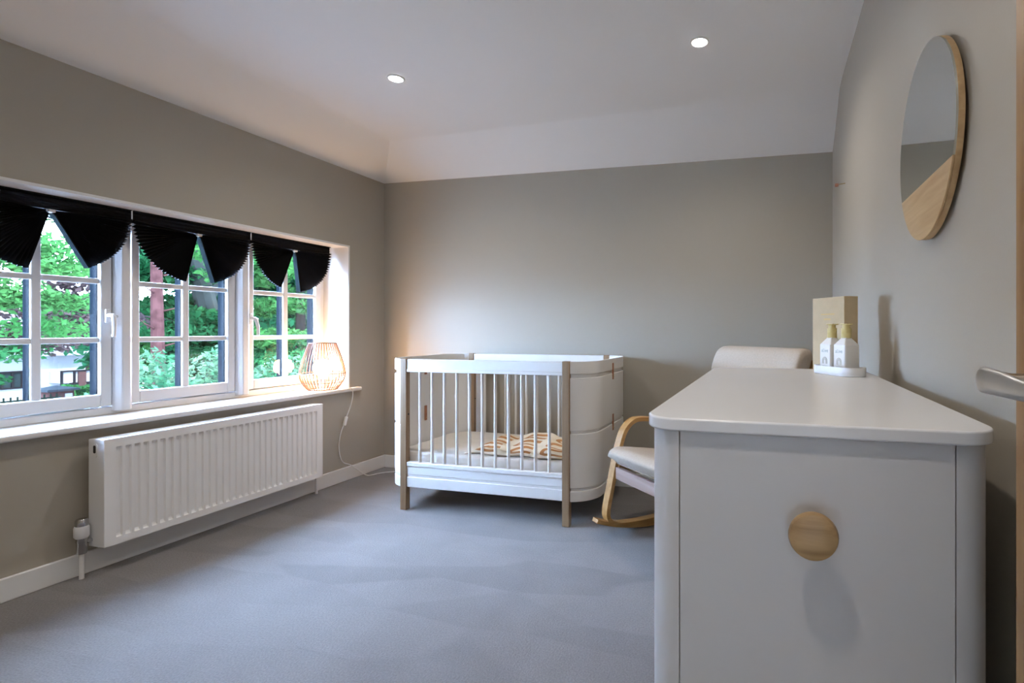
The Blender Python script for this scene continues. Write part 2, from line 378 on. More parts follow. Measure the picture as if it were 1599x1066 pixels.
for y in MU[2:4]:
    pts = [(-0.07, y-0.034), (0.028, y-0.034), (0.046, y-0.016), (0.046, y+0.016), (0.028, y+0.034), (-0.07, y+0.034)]
    MB().prism(pts, 0.652, 1.575).build('mullion', M['upvc'], tf, bevel=0.004)
ZB = [0.735, 0.989, 1.265, 1.535]; BW = 0.013
pane_me = {}
def casement(idx, y0, y1, hy, hdir):
    w = thing('window_%d' % idx, None, None, (FX, y0, 0)); struct(w, ['casement window nearest the lamp end of the sill','middle casement window of the row','casement window with copper foliage behind it'][idx-1])
    W = y1 - y0; gl0, gl1 = 0.042, W - 0.046; mid = (gl0+gl1)/2
    f = MB(); f.box(-0.012, 0.012, 0.002, gl0, 0.677, 1.572); f.box(-0.012, 0.012, gl1, W-0.002, 0.677, 1.572); f.box(-0.012, 0.012, gl0, gl1, 0.677, ZB[0]); f.box(-0.012, 0.012, gl0, gl1, ZB[3], 1.572)
    f.build('sash_frame', M['upvc'], w, bevel=0.005)
    f = MB(); f.box(-0.065, -0.019, 0.002, gl0, 0.677, 1.572); f.box(-0.065, -0.019, gl1, W-0.002, 0.677, 1.572); f.box(-0.065, -0.019, gl0, gl1, 0.677, ZB[0]-.012); f.box(-0.065, -0.019, gl0, gl1, ZB[3], 1.572)
    f.build('outer_sash', M['upvc_dark'], w, bevel=0.003)
    MB().box(-0.011, 0.003, mid-0.016, mid+0.016, ZB[0], ZB[3]).build('glazing_bar', M['upvc'], w, bevel=0.004)
    MB().box(-0.058, -0.019, mid-0.014, mid+0.014, ZB[0], ZB[3]).build('outer_glazing_bar', M['upvc_dark'], w, bevel=0.002)
    for a, b in ((gl0, mid-0.016), (mid+0.016, gl1)):
        for z in ZB[1:3]:
            MB().box(-0.0105, 0.0025, a, b, z-BW, z+BW).build('glazing_bar', M['upvc'], w, bevel=0.004)
        for k in range(3):
            MB().box(-0.018, -0.0135, a-(0.012), b+0.012, ZB[k], ZB[k+1]).build('pane', M['glass'], w, smooth=False)
    if hy is not None:
        h = MB().box(0.012, 0.024, hy-0.011, hy+0.011, 1.07, 1.135).build('window_handle', M['upvc'], w, bevel=0.004)
        hb = MB().tube(smoothpath([(0.02, hy, 1.105), (0.05, hy, 1.105), (0.057, hy+hdir*0.004, 1.09), (0.055, hy+hdir*0.016, 1.05), (0.05, hy+hdir*0.02, 1.005)], 5), [0.009]*5+[0.0095]*5+[0.009]*5+[0.008]*6, 10)
        hb.build('lever', M['upvc'], h)
        MB().lathe([(0,0),(0.006,0),(0.006,0.008),(0,0.008)], 0.055, hy+0.008, 1.1, 12, 'y').build('lock_button', M['steel'], h)
casement(1, MU[3]+0.034, 2.919, 0.018, 1)
casement(2, MU[2]+0.034, MU[3]-0.034, None, 1)
casement(3, MU[1]+0.034, MU[2]-0.034, 0.497, 0.2)

# ------------------------------------------------------------------ pleated blinds clipped up into fans
def blind(y0, y1, aL, aR, label, first=False):
    t = thing('pleated_blind', label, 'blind', (-2.962, (y0+y1)/2, 1.545), 0, 'black paper blinds clipped up into fans')
    hw = (y1-y0)/2 - 0.004
    # gathered top: a stack of folds
    mb = MB(); mb.box(-0.012, 0.003, -hw, hw, 0.006, 0.060)
    for k in range(3):
        z0 = 0.006 + k*0.018; mb.add([(0.003, -hw, z0), (0.006, -hw, z0+0.009), (0.003, -hw, z0+0.018), (0.003, hw, z0), (0.006, hw, z0+0.009), (0.003, hw, z0+0.018)], [(0,3,4,1), (1,4,5,2), (0,1,2), (5,4,3)])
    mb.build('gathered_folds', M['black'], t, smooth=False)
    MB().box(-0.014, 0.016, -hw, hw, 0.060, 0.064).build('head_strip', M['black'], t, smooth=False)
    for s, al in ((-1, aL), (1, aR)):
        mb = MB(); N = 23; vs_ = []; fs = []; lim = PI/2 - math.radians(al)
        for k in range(2*N+1):
            u = k/(2*N); ph = math.radians(-5) + u*(lim - math.radians(-5)); sg = 1 if k % 2 else -1
            R = (hw*(1-u) + 0.262*u) * (1 + 0.004*math.sin(k*1.7))
            c, sn = math.cos(ph)*s, -math.sin(ph)
            for rr, dx in ((0.012, 0.003), (R*0.5, 0.009), (R, 0.0145)):
                vs_.append((0.010 + sg*dx*(0.9+0.1*math.sin(k*2.3)), rr*c, rr*sn))
        for k in range(2*N):
            for j in range(2): a = 3*k+j; fs.append((a, a+1, a+4, a+3))
        fan = mb.add(vs_, fs).build('fan', M['black'], t, smooth=False)
        so = fan.modifiers.new('paper', 'SOLIDIFY'); so.thickness = 0.0006
        if s < 0: continue
        ph = lim + 0.012; c, sn = math.cos(ph)*s, -math.sin(ph); e = Vector((0, c, sn)); q = Vector((0, -sn*s, c*s)) * -1
        if q.y*s > 0: q = -q
        vs_ = []
        for rr in (0.015, 0.262):
            for dx, dq in ((-0.004, 0), (0.026, 0), (0.026, 0.004), (-0.004, 0.004)): vs_.append(tuple(Vector((dx,0,0)) + e*rr + q*dq))
        MB().add(vs_, [(0,1,2,3),(4,7,6,5),(0,4,5,1),(1,5,6,2),(2,6,7,3),(3,7,4,0)]).build('bottom_bar', M['bar_grey'], t, smooth=False)
    MB().box(-0.004, 0.026, -0.011, 0.011, -0.009, 0.003).build('clip', M['trim'], t, bevel=0.002)
    MB().box(0.013, 0.0165, hw-0.0025, hw+0.0015, 0.016, 0.062).build('end_clip', M['upvc'], t, smooth=False)
    return t
blind(MU[3], 2.925, 21, 8, 'black pleated paper blind fanned up above the rattan lamp end of the window')
blind(MU[2], MU[3], 12.5, 18, 'black pleated paper blind fanned up in the middle, before the pine trunk')
blind(MU[1], MU[2], 14, 29, 'black pleated paper blind fanned up with the widest gap, at the picture\'s left edge')

# ------------------------------------------------------------------ door
dr = thing('door_1', None, None, (0.27, -0.08, 0)); struct(dr, 'oak door standing open against the mirror wall')
MB().box(0, 0.044, 0, 0.765, 0.008, 1.985).build('door_leaf', M['oak'], dr, bevel=0.003)
hd = MB().lathe([(0,0),(0.020,0),(0.020,-0.008),(0.017,-0.010),(0,-0.010)], 0, 0.70, 0.985, 28, 'x').build('door_handle', M['steel'], dr)
# lever: neck out of the rose, then a broad curved blade back along the leaf
hp = smoothpath([(-0.004,0.70,0.985), (-0.030,0.70,0.985), (-0.050,0.70,0.986), (-0.058,0.686,0.988), (-0.058,0.652,0.988), (-0.057,0.61,0.9865), (-0.055,0.575,0.985)], 6)
vs_ = []; fs = []; nn_ = 16
for i, p_ in enumerate(hp):
    u = i/(len(hp)-1); a = Vector(hp[max(0,i-1)]); b = Vector(hp[min(len(hp)-1,i+1)]); t_ = (b-a).normalized(); up_ = Vector((0,0,1)); sd = t_.cross(up_).normalized()
    hv = 0.0095 + 0.004*math.sin(PI*min(1, max(0,(u-0.15)/0.7))); hh = 0.0085 if u < 0.3 else 0.0085 - 0.003*min(1,(u-0.3)/0.4)
    for k in range(nn_):
        an = 2*PI*k/nn_; q = Vector(p_) + sd*math.cos(an)*hh + up_*math.sin(an)*hv; vs_.append(tuple(q))
for i in range(len(hp)-1):
    for k in range(nn_): fs.append((i*nn_+k, i*nn_+(k+1)%nn_, (i+1)*nn_+(k+1)%nn_, (i+1)*nn_+k))
fs += [tuple(range(nn_)), tuple(reversed([(len(hp)-1)*nn_+k for k in range(nn_)]))]
fix_normals(MB().add(vs_, fs).build('lever', M['steel'], hd))

# ------------------------------------------------------------------ downlights
spot_mat = emit('downlight_lens', (1.0, 0.97, 0.92), 60.0)
def downlight(x, y, label):
    t = thing('downlight', label, 'ceiling light', (x, y, ZC), 0, 'recessed ceiling downlights')
    MB().lathe([(0.033,-0.001),(0.0345,-0.006),(0.040,-0.007),(0.044,-0.004),(0.0445,0.0),(0.033,0.0)], n=36).build('trim_ring', M['trim'], t)
    MB().lathe([(0,-0.0025),(0.033,-0.0025),(0.033,-0.001),(0,-0.001)], n=32).build('lens', spot_mat, t)
    L = bpy.data.lights.new('downlight_beam', 'SPOT'); L.energy = SPOT_POWER; L.color = (1.0, 0.925, 0.835)
    L.spot_size = math.radians(150); L.spot_blend = 0.85; L.shadow_soft_size = 0.03
    lo = bpy.data.objects.new('downlight_beam', L); COL.objects.link(lo); lo.parent = t; lo.location = (0, 0, -0.012)
downlight(-1.88, 2.275, 'round white recessed downlight above the left half of the cot')
downlight(-0.31, 2.345, 'round white recessed downlight above the rocking chair')
downlight(-1.88, 0.33, 'round white recessed downlight near the front wall, window side')
downlight(-0.31, 0.33, 'round white recessed downlight above the near end of the chest')

# ================================================================== furniture
# ------------------------------------------------------------------ radiator (origin: left end on the floor)
rd = thing('radiator', 'long white ribbed panel radiator under the window sill', 'radiator', (XL, 1.518, 0))
RL, RZ0, RZ1 = 1.095, 0.122, 0.572
def flute_panel(x0, sgn):
    ys = []; NF = 31; pitch = (RL-0.07)/NF
    ys.append((0.0, 0)); 
    for k in range(NF):
        c = 0.035 + (k+0.5)*pitch
        for dy, dp in ((-0.0115,0),(-0.0085,1),(0.0085,1),(0.0115,0)): ys.append((c+dy, dp))
    ys.append((RL, 0))
    zs = [(RZ0,0),(RZ0+0.03,0),(RZ0+0.035,0.6),(RZ0+0.043,1),(RZ1-0.047,1),(RZ1-0.039,0.6),(RZ1-0.034,0),(RZ1,0)]
    v = [(x0 - sgn*0.0095*a*b, y, z) for y, a in ys for z, b in zs]; nz = len(zs)
    f = [(i*nz+j, (i+1)*nz+j, (i+1)*nz+j+1, i*nz+j+1) for i in range(len(ys)-1) for j in range(nz-1)]
    return MB().add(v, f)
flute_panel(0.130, 1).build('front_panel', M['rad'], rd, ang=20)
MB().box(0.108, 0.1195, 0.004, RL-0.004, RZ0+0.004, RZ1-0.004).build('front_water_panel', M['rad'], rd, bevel=0.003)
MB().box(0.038, 0.052, 0.012, RL-0.012, RZ0+0.006, RZ1-0.006).build('rear_panel', M['rad'], rd, bevel=0.003)
for y in (-0.001, RL-0.002):
    sp = MB().box(0.036, 0.1305, y, y+0.003, RZ0, RZ1+0.002).build('side_cover', M['rad'], rd, bevel=0.001)
    if y < 0:
        MB().prism(rrect(0.062, 0.092, RZ1-0.072, RZ1-0.014, 0.012), -0.0015, 0.0015).build('vent_surround', M['rad'], sp).rotation_euler = (0,0,0)
        vs0 = sp.children[0]; vs0.data.transform(Matrix(((1,0,0,0),(0,0,-1,y-0.001),(0,1,0,0),(0,0,0,1))))
        h_ = MB().prism(rrect(0.070, 0.084, RZ1-0.055, RZ1-0.022, 0.006), 0.0, 0.003).build('bleed_opening', M['dark'], sp)
        h_.data.transform(Matrix(((1,0,0,0),(0,0,-1,y-0.0005),(0,1,0,0),(0,0,0,1))))
tg = MB(); tg.box(0.040, 0.1295, 0, RL, RZ1-0.001, RZ1+0.003)
tg.build('top_cover', M['rad'], rd, bevel=0.001)
for x in (0.055, 0.07, 0.085, 0.1):
    MB().box(x, x+0.006, 0.03, RL-0.03, RZ1+0.003, RZ1+0.0045).build('grille_rib', M['rad'], rd, smooth=False)
for y in (0.22, RL-0.22): MB().box(0.0, 0.038, y, y+0.035, 0.18, 0.5).build('wall_bracket', M['rad'], rd, smooth=False)
vy = -0.034
tv = MB().lathe([(0,0.105),(0.0155,0.105),(0.0165,0.112),(0.0165,0.15),(0.0185,0.155),(0.0185,0.172),(0,0.172)], 0.055, vy, 0, 24).build('valve_body', M['chrome'], rd)
MB().lathe([(0.0055,0),(0.0055,0.01),(0.010,0.01),(0.010,0.02),(0.008,0.021),(0.008,0.036),(0.0055,0.036)], 0.055, vy+0.004, 0.15, 16, 'y').build('union_nut', M['chrome'], tv)
MB().lathe([(0,0.170),(0.019,0.170),(0.0245,0.178),(0.0245,0.214),(0.022,0.22),(0,0.22)], 0.055, vy, 0, 28).build('valve_collar', M['upvc'], tv)
MB().lathe([(0.0,0.218),(0.019,0.219),(0.0205,0.222),(0.0205,0.244),(0.017,0.25),(0,0.25)], 0.055, vy, 0, 28).build('valve_cap', M['chrome'], tv)
MB().lathe([(0,0.0),(0.0085,0.0),(0.0085,0.106),(0,0.106)], 0.055, vy, 0, 16).build('inlet_pipe', M['rad'], rd)
ls = MB().lathe([(0,0.125),(0.012,0.125),(0.012,0.165),(0,0.165)], 0.055, RL+0.026, 0, 20).build('lockshield_valve', M['chrome'], rd)
MB().lathe([(0.006,-0.03),(0.009,-0.03),(0.009,-0.008),(0.006,-0.008)], 0.055, RL+0.026, 0.145, 14, 'y').build('union_nut', M['chrome'], ls)
MB().lathe([(0,0.163),(0.0135,0.163),(0.0145,0.172),(0.0135,0.205),(0,0.207)], 0.055, RL+0.026, 0, 20).build('valve_cap', M['upvc'], ls)
MB().lathe([(0,0.0),(0.0085,0.0),(0.0085,0.126),(0,0.126)], 0.055, RL+0.026, 0, 16).build('outlet_pipe', M['rad'], rd)

# ------------------------------------------------------------------ rattan lamp with its flex
LX, LY, LZ = -2.888, 2.796, 0.636
lp = thing('table_lamp', 'lit rattan cage table lamp on the window sill, white flex hanging', 'lamp', (LX, LY, LZ))
lprof = [(0.084, 0.004), (0.108, 0.032), (0.128, 0.072), (0.1345, 0.108), (0.129, 0.152), (0.113, 0.212), (0.095, 0.268), (0.080, 0.312)]
pth = smoothpath([(r, 0, z) for r, z in lprof], 4)
rod = MB().tube(pth, 0.0024, 6).build('rattan_rod', M['rattan'], lp); NR = 38
for k in range(1, NR): share(rod, lp, None, (0, 0, 2*PI*k/NR))
def hoop(name, r, z, th): MB().tube([(r*math.cos(2*PI*k/48), r*math.sin(2*PI*k/48), z) for k in range(48)], th, 6, True).build(name, M['rattan'], lp)
hoop('base_ring', 0.084, 0.004, 0.0032); hoop('lower_hoop', 0.121, 0.052, 0.0022); hoop('middle_hoop', 0.1365, 0.112, 0.0026); hoop('top_ring', 0.080, 0.312, 0.0034)
MB().lathe([(0,0.0),(0.045,0.0),(0.045,0.006),(0.018,0.010),(0.018,0.075),(0,0.075)], n=24).build('bulb_holder', M['cord'], lp)
MB().box(-0.082, 0.082, -0.004, 0.004, 0.0005, 0.006).build('base_bar', M['rattan'], lp, smooth=False)
bulb_prof = [(0.012, 0.075)] + [(0.058*math.sin(a), 0.148-0.058*math.cos(a)) for a in [PI*k/16 for k in range(2,17)]]; bulb_prof[-1] = (0, bulb_prof[-1][1])
MB().lathe(bulb_prof, n=28).build('bulb', emit('lamp_bulb_glass', (1.0, 0.62, 0.32), LAMP_GLOW), lp)
def rel(*p): return (p[0]-LX, p[1]-LY, p[2]-LZ)
flex = [rel(-2.86, 2.80, 0.64), rel(-2.83, 2.86, 0.6405), rel(-2.79, 2.905, 0.642), rel(-2.781, 2.935, 0.628), rel(-2.783, 2.942, 0.575), rel(-2.795, 2.93, 0.50), rel(-2.808, 2.912, 0.435), rel(-2.812, 2.895, 0.39), rel(-2.814, 2.87, 0.33), rel(-2.814, 2.856, 0.26), rel(-2.812, 2.862, 0.19), rel(-2.807, 2.885, 0.135), rel(-2.80, 2.945, 0.102), rel(-2.785, 3.00, 0.05), rel(-2.76, 3.055, 0.004), rel(-2.72, 3.12, 0.004), rel(-2.66, 3.175, 0.004), rel(-2.5, 3.23, 0.004), rel(-2.3, 3.262, 0.004)]
fx_ = MB().tube(smoothpath(flex, 5), 0.0032, 8).build('flex', M['cord'], lp)
sw = MB().box(-0.008, 0.008, -0.0095, 0.0095, -0.031, 0.031).build('switch', M['cord'], fx_, bevel=0.004); sw.location = rel(-2.807, 2.904, 0.413); sw.rotation_euler = (math.radians(-18), 0, 0)

# ------------------------------------------------------------------ cot
CX0, CXW, CYF, CYB, CH = -1.542, 0.650, 2.533, 3.268, 0.868
cb = thing('cot', 'white cot with rounded ends and slatted sides on oak posts', 'cot', (CX0, CYF, 0))
D = CYB - CYF                      # local y: 0 front .. D back ; local x: -CXW .. CXW
PXc = 0.502                        # post centre
for sx in (-1, 1):
    for y0, y1 in ((0, 0.034), (D-0.034, D)):
        po = MB().box(sx*PXc-0.0205, sx*PXc+0.0205, y0, y1, 0, CH+0.003).build('post', M['post'], cb, bevel=0.003)
        MB().lathe([(0,0),(0.005,0),(0.005,0.002),(0,0.002)], sx*PXc - sx*0.0225, (y0+y1)/2, 0.55, 12, 'x').build('bolt', M['dark'], po)
def end_path(inset, sx):
    R = 0.16 - inset; x1 = CXW - inset; ya, yb = 0.010 + inset, D-0.010-inset
    pts = [(PXc+0.0205, ya)]
    for k in range(13): a = -PI/2 + PI/2*k/12; pts.append((x1-R+R*math.cos(a), ya+R+R*math.sin(a)))
    for k in range(13): a = PI/2*k/12; pts.append((x1-R+R*math.cos(a), yb-R+R*math.sin(a)))
    pts.append((PXc+0.0205, yb))
    return [(sx*x, y) for x, y in pts]
def u_panel(z0, z1, i0, i1, sx):
    A = end_path(i0, sx); B = end_path(i1, sx); n = len(A)
    v = [(x,y,z0) for x,y in A] + [(x,y,z0) for x,y in B] + [(x,y,z1) for x,y in A] + [(x,y,z1) for x,y in B]
    f = []
    for i in range(n-1):
        f += [(i,i+1,2*n+i+1,2*n+i), (n+i+1,n+i,3*n+i,3*n+i+1), (2*n+i,2*n+i+1,3*n+i+1,3*n+i), (i+1,i,n+i,n+i+1)]
    f += [(0, 2*n, 3*n, n), (n-1, 2*n-1, 4*n-1, 3*n-1)]
    return MB().add(v, f)
for sx in (-1, 1):
    fix_normals(u_panel(0.131, CH, 0.010, 0.019, sx).build('end_liner', M['crib'], cb, ang=30))
    for nm, z0, z1 in (('end_bottom_band', 0.129, 0.185), ('end_lower_panel', 0.200, 0.487), ('end_upper_panel', 0.502, 0.782), ('end_top_band', 0.803, CH+0.002)):
        fix_normals(u_panel(z0, z1, 0.0, 0.0105, sx).build(nm, M['crib'], cb, ang=30, bevel=0.0025))
    for z in (0.795, 0.497):
        for side, xin in ((1, 0.0), (-1, -0.026)):
            xx = sx*(CXW + xin)
            st = MB().box(xx-0.003, xx+0.003, D/2-0.011, D/2+0.011, z-0.048, z+0.048).build('leather_strap', M['leather'], cb, bevel=0.002)
            MB().lathe([(0,-0.006),(0.004,-0.006),(0.005,-0.003),(0.005,0.003),(0.004,0.006),(0,0.006)], xx, D/2, z-0.032, 14, 'x').build('stud', M['brass'], st)
slat = None
for yc in (0.019, D-0.019):
    tr_ = MB(); tr_.box(-PXc+0.0205, PXc-0.0205, yc-0.012, yc+0.012, 0.812, CH)
    tr_.build('top_rail', M['crib'], cb, bevel=0.003)
    MB().box(-PXc+0.0205, PXc-0.0205, yc-0.016, yc+0.016, 0.795, 0.813).build('rail_lip', M['crib'], cb, bevel=0.003)
    MB().box(-PXc+0.0205, PXc-0.0205, yc-0.016, yc+0.016, 0.252, 0.277).build('bottom_rail_cap', M['crib'], cb, bevel=0.003)
    MB().box(-PXc+0.0205, PXc-0.0205, yc-0.012, yc+0.012, 0.206, 0.253).build('bottom_rail', M['crib'], cb, bevel=0.002)
    MB().box(-PXc+0.0205, PXc-0.0205, yc-0.009, yc+0.009, 0.190, 0.207).build('rail_groove', M['crib'], cb, smooth=False)
    MB().box(-PXc+0.0205, PXc-0.0205, yc-0.014, yc+0.014, 0.133, 0.192).build('bottom_board', M['crib'], cb, bevel=0.003)
    for k in range(11):
        x = -PXc+0.0205 + (2*PXc-0.041)*(k+1)/12
        if slat is None: slat = MB().lathe([(0,0.27),(0.0085,0.27),(0.0085,0.80),(0,0.80)], n=14).build('slat', M['crib'], cb); slat.location = (x, yc, 0)
        else: share(slat, cb, (x, yc, 0))
for k in range(8):
    x = -0.44 + k*0.126; MB().box(x-0.03, x+0.03, 0.036, D-0.036, 0.196, 0.208).build('base_slat', M['crib'], cb, smooth=False)

# mattress (rests in the cot)
nx, ny = 60, 34; Z1 = 0.117
outline = rrect(-0.612, 0.612, 0.044, D-0.044, 0.12, 8)
vs_ = []; fs = []
def mnoise(x, y): return math.sin(x*23+y*9)*math.cos(y*31-x*7) + 0.6*math.sin(x*51+1.3)*math.sin(y*47)
levels = [(0.0, 0.0, 0), (0.012, -0.002, 0.002), (0.030, -0.004, 0.004), (0.070, -0.006, 0.006), (0.098, -0.003, 0.005), (0.112, 0.008, 0.003), (0.117, 0.028, 0.002)]
no = len(outline)*3; dense = []
for i in range(len(outline)):
    a = Vector(outline[i]); b = Vector(outline[(i+1)%len(outline)]); m_ = max(1, int((b-a).length/0.012))
    for k in range(m_): dense.append(a + (b-a)*k/m_)
nd = len(dense)
for z, ins, amp in levels:
    for i, q in enumerate(dense):
        c = Vector((0, D/2)); dirv = (q-c).normalized(); w_ = amp*(0.6*math.sin(i*0.55+z*60) + 0.4*math.sin(i*0.21-z*90))
        qq = q - dirv*(ins+0.004) + dirv*w_*0.5; vs_.append((qq.x, qq.y, 0.208+z + 0.5*w_*(1 if 0 < z < 0.117 else 0)))
for l in range(len(levels)-1):
    for i in range(nd): fs.append((l*nd+i, l*nd+(i+1)%nd, (l+1)*nd+(i+1)%nd, (l+1)*nd+i))
fs += [tuple((len(levels)-1)*nd+i for i in range(nd)), tuple(reversed(range(nd)))]
mt = MB().add(vs_, fs).build('mattress', M['sheet'], None, (CX0, CYF, 0), ang=60)
tag(mt, 'cream cotton covered mattress lying inside the white cot', 'mattress')

# blanket thrown on the mattress
def hb_(u, v):
    e = min(1, min(u, 1-u)*9)*min(1, (1-v)*7)*min(1, v*16+0.25)
    h = 0.010 + e*(0.016 + 0.062*v*(0.72+0.28*math.sin(u*12+0.6+2.1*v)) + 0.005*math.sin(u*29+v*5) + 0.004*math.sin(v*21+u*4))
    return max(0.007, h)
bu, bv = 90, 50; vs_ = []; fs = []; uvs = []
for i in range(bu+1):
    for j in range(bv+1):
        u, v = i/bu, j/bv
        x = -0.150 + 0.735*u + 0.010*math.sin(v*9+u*3); y = 0.078 + 0.40*v + 0.012*math.sin(u*17) - 0.03*u*v
        vs_.append((x, y, 0.3225 + hb_(u, v))); uvs.append((u, v))
for i in range(bu):
    for j in range(bv): a = i*(bv+1)+j; fs.append((a, a+bv+1, a+bv+2, a+1))
bl = MB().add(vs_, fs).build('blanket', M['blanket'], None, (CX0, CYF, 0), ang=80)
uvl = bl.data.uv_layers.new(name='UVMap')
for lp_ in bl.data.loops: uvl.data[lp_.index].uv = uvs[lp_.vertex_index]
so = bl.modifiers.new('thickness', 'SOLIDIFY'); so.thickness = 0.006; so.offset = -1
tag(bl, 'cream knitted blanket with tan arches rumpled on the cot mattress', 'blanket')

# ------------------------------------------------------------------ rocking chair (local: +y faces forward, x across)
FW = Vector((-0.667, -0.745)).normalized()
ch = thing('rocking_chair', 'bentwood rocking chair with oatmeal cushion between cot and chest', 'chair', (-0.539, 2.321, 0), math.atan2(-FW.x, FW.y))
arm = smoothpath([(-0.60,0.455,0),(-0.44,0.515,0),(-0.26,0.555,0),(-0.15,0.570,0),(-0.10,0.562,0),(-0.055,0.523,0),(-0.026,0.455,0),(0.003,0.345,0),(0.030,0.225,0),(0.050,0.135,0),(0.046,0.088,0),(0.012,0.058,0),(-0.06,0.040,0),(-0.25,0.0325,0),(-0.50,0.052,0)], 6)
arm = [(a[0], a[1]) for a in arm]
run = []
for k in range(25): dd = 0.115 - 0.915*k/24; run.append((dd, 0.011 + 0.56*max(0, abs(dd+0.29)-0.03)**2))
for s in (-1, 1):
    x0 = s*0.305
    fix_normals(MB().strip(arm, x0-0.026, x0+0.026, 0.022).build('arm_frame', M['beech_y'], ch, bevel=0.002))
    fix_normals(MB().strip(run, x0-0.026, x0+0.026, 0.020).build('rocker', M['beech_y'], ch, bevel=0.002))
    seatside = smoothpath([(0.0,0.35,0),(-0.2,0.315,0),(-0.38,0.285,0),(-0.46,0.295,0),(-0.51,0.36,0),(-0.62,0.58,0),(-0.76,0.86,0)], 5)
    fix_normals(MB().strip([(a[0],a[1]) for a in seatside], s*0.268-0.009, s*0.268+0.009, 0.035).build('seat_side', M['beech_y'], ch, bevel=0.002))
MB().box(-0.28, 0.28, -0.012, 0.012, 0.285, 0.345).build('front_rail', M['walnut'], ch, bevel=0.003)
MB().box(-0.28, 0.28, -0.52, -0.50, 0.19, 0.25).build('rear_rail', M['walnut'], ch, bevel=0.003)
for y, z in ((-0.63,0.60),(-0.685,0.71),(-0.74,0.82)): MB().box(-0.262, 0.262, y-0.028, y-0.014, z-0.02, z+0.02).build('back_slat', M['beech_y'], ch, bevel=0.003)
MB().box(-0.335, 0.335, -0.80, -0.784, 0.84, 0.885).build('top_slat', M['beech_y'], ch, bevel=0.004)
def cushion(name, path, x0, x1, th, taper=0.035):
    """padded strip with rounded edges along (d,z) path"""
    m_ = len(path); NX = 12; ring = []
    for i in range(m_):
        a = Vector(path[max(0,i-1)]); b = Vector(path[min(m_-1,i+1)]); t = (b-a).normalized(); nn = Vector((-t.y, t.x)); p_ = Vector(path[i])
        e = min(1.0, min(i, m_-1-i)/3.0); h = th/2*(0.35+0.65*math.sin(PI/2*e)); row = []
        for sgn in (1, -1):
            for k in range(NX+1):
                u = k/NX if sgn == 1 else 1-k/NX; x = x0+(x1-x0)*u; ed = min(u, 1-u)*(x1-x0)/taper; hh = h*math.sqrt(max(0.0, 1-(1-min(1,ed))**2))*0.85 + h*0.15
                q = p_ + nn*hh*sgn; row.append((x, q.x, q.y))
        ring.append(row)
    n2 = len(ring[0]); v = [q for r in ring for q in r]
    f = [(i*n2+k, i*n2+(k+1)%n2, (i+1)*n2+(k+1)%n2, (i+1)*n2+k) for i in range(m_-1) for k in range(n2)]
    f += [tuple(range(n2)), tuple(reversed([(m_-1)*n2+k for k in range(n2)]))]
    return fix_normals(MB().add(v, f).build(name, M['oat'], ch, ang=60))
cp = smoothpath([(0.050,0.402,0),(0.035,0.412,0),(0.0,0.412,0),(-0.2,0.378,0),(-0.36,0.35,0),(-0.43,0.36,0),(-0.465,0.42,0),(-0.56,0.60,0),(-0.69,0.84,0)], 5)
cushion('seat_cushion', [(a[0],a[1]) for a in cp], -0.29, 0.29, 0.085)
pl = MB(); vs_ = []; fs = []; NP = 28; rows = [(-0.300,0.55),(-0.297,0.8),(-0.285,0.95),(-0.26,1.0),(0.26,1.0),(0.285,0.97),(0.299,0.88),(0.302,0.75)]
for x, sc in rows:
    for k in range(NP):
        a = 2*PI*k/NP; ca, sa = math.cos(a), math.sin(a); ex = 0.7
        yy = 0.058*sc*math.copysign(abs(ca)**ex, ca); zz = 0.083*sc*math.copysign(abs(sa)**ex, sa); vs_.append((x, -0.715 + yy - 0.42*zz, 0.862 + zz))
for i in range(len(rows)-1):
    for k in range(NP): fs.append((i*NP+k, i*NP+(k+1)%NP, (i+1)*NP+(k+1)%NP, (i+1)*NP+k))
fs += [tuple(range(NP)), tuple(reversed([(len(rows)-1)*NP+k for k in range(NP)]))]
fix_normals(MB().add(vs_, fs).build('head_cushion', M['oat'], ch, ang=50))

# ------------------------------------------------------------------ chest of drawers
KX0, KX1, KY0, KY1, KT = -0.199, 0.309, 0.803, 1.932, 0.90
ck = thing('chest_of_drawers', 'white rounded chest of drawers with an oak knob on its end', 'chest', ((KX0+KX1)/2, KY0, 0))
hw = (KX1-KX0)/2; LEN = KY1-KY0
MB().prism(rrect(-hw, hw, 0, LEN, 0.058, 10), KT-0.0205, KT).build('top', M['chest_top_lit'], ck, bevel=0.003, seg=3)
bi = 0.009
# four rounded corner posts
R_ = 0.050
for sx in (-1, 1):
    for sy in (0, 1):
        cx = sx*(hw-bi-R_); cy = (bi+R_) if sy == 0 else LEN-bi-R_; a0 = {(-1,0):PI,(1,0):1.5*PI,(1,1):0,(-1,1):0.5*PI}[(sx,sy)]
        pts = [(cx + R_*math.cos(a0+PI/2*k/10), cy + R_*math.sin(a0+PI/2*k/10)) for k in range(11)] + [(cx, cy)]
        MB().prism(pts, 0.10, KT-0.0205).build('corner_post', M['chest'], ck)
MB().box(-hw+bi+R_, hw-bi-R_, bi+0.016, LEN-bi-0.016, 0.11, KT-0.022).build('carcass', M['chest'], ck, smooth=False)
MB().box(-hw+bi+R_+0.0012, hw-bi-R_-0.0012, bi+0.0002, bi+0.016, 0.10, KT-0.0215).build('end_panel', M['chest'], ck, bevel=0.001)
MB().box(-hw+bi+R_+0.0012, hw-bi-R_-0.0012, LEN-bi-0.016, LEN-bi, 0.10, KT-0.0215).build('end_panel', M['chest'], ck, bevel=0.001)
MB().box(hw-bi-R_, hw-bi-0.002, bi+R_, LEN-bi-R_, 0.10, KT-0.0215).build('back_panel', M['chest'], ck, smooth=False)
kprof = [(0,0.0),(0.013,0.0),(0.013,0.014),(0.020,0.020),(0.0335,0.027),(0.0345,0.033),(0.0325,0.039),(0.024,0.0425),(0.012,0.044),(0,0.0445)]
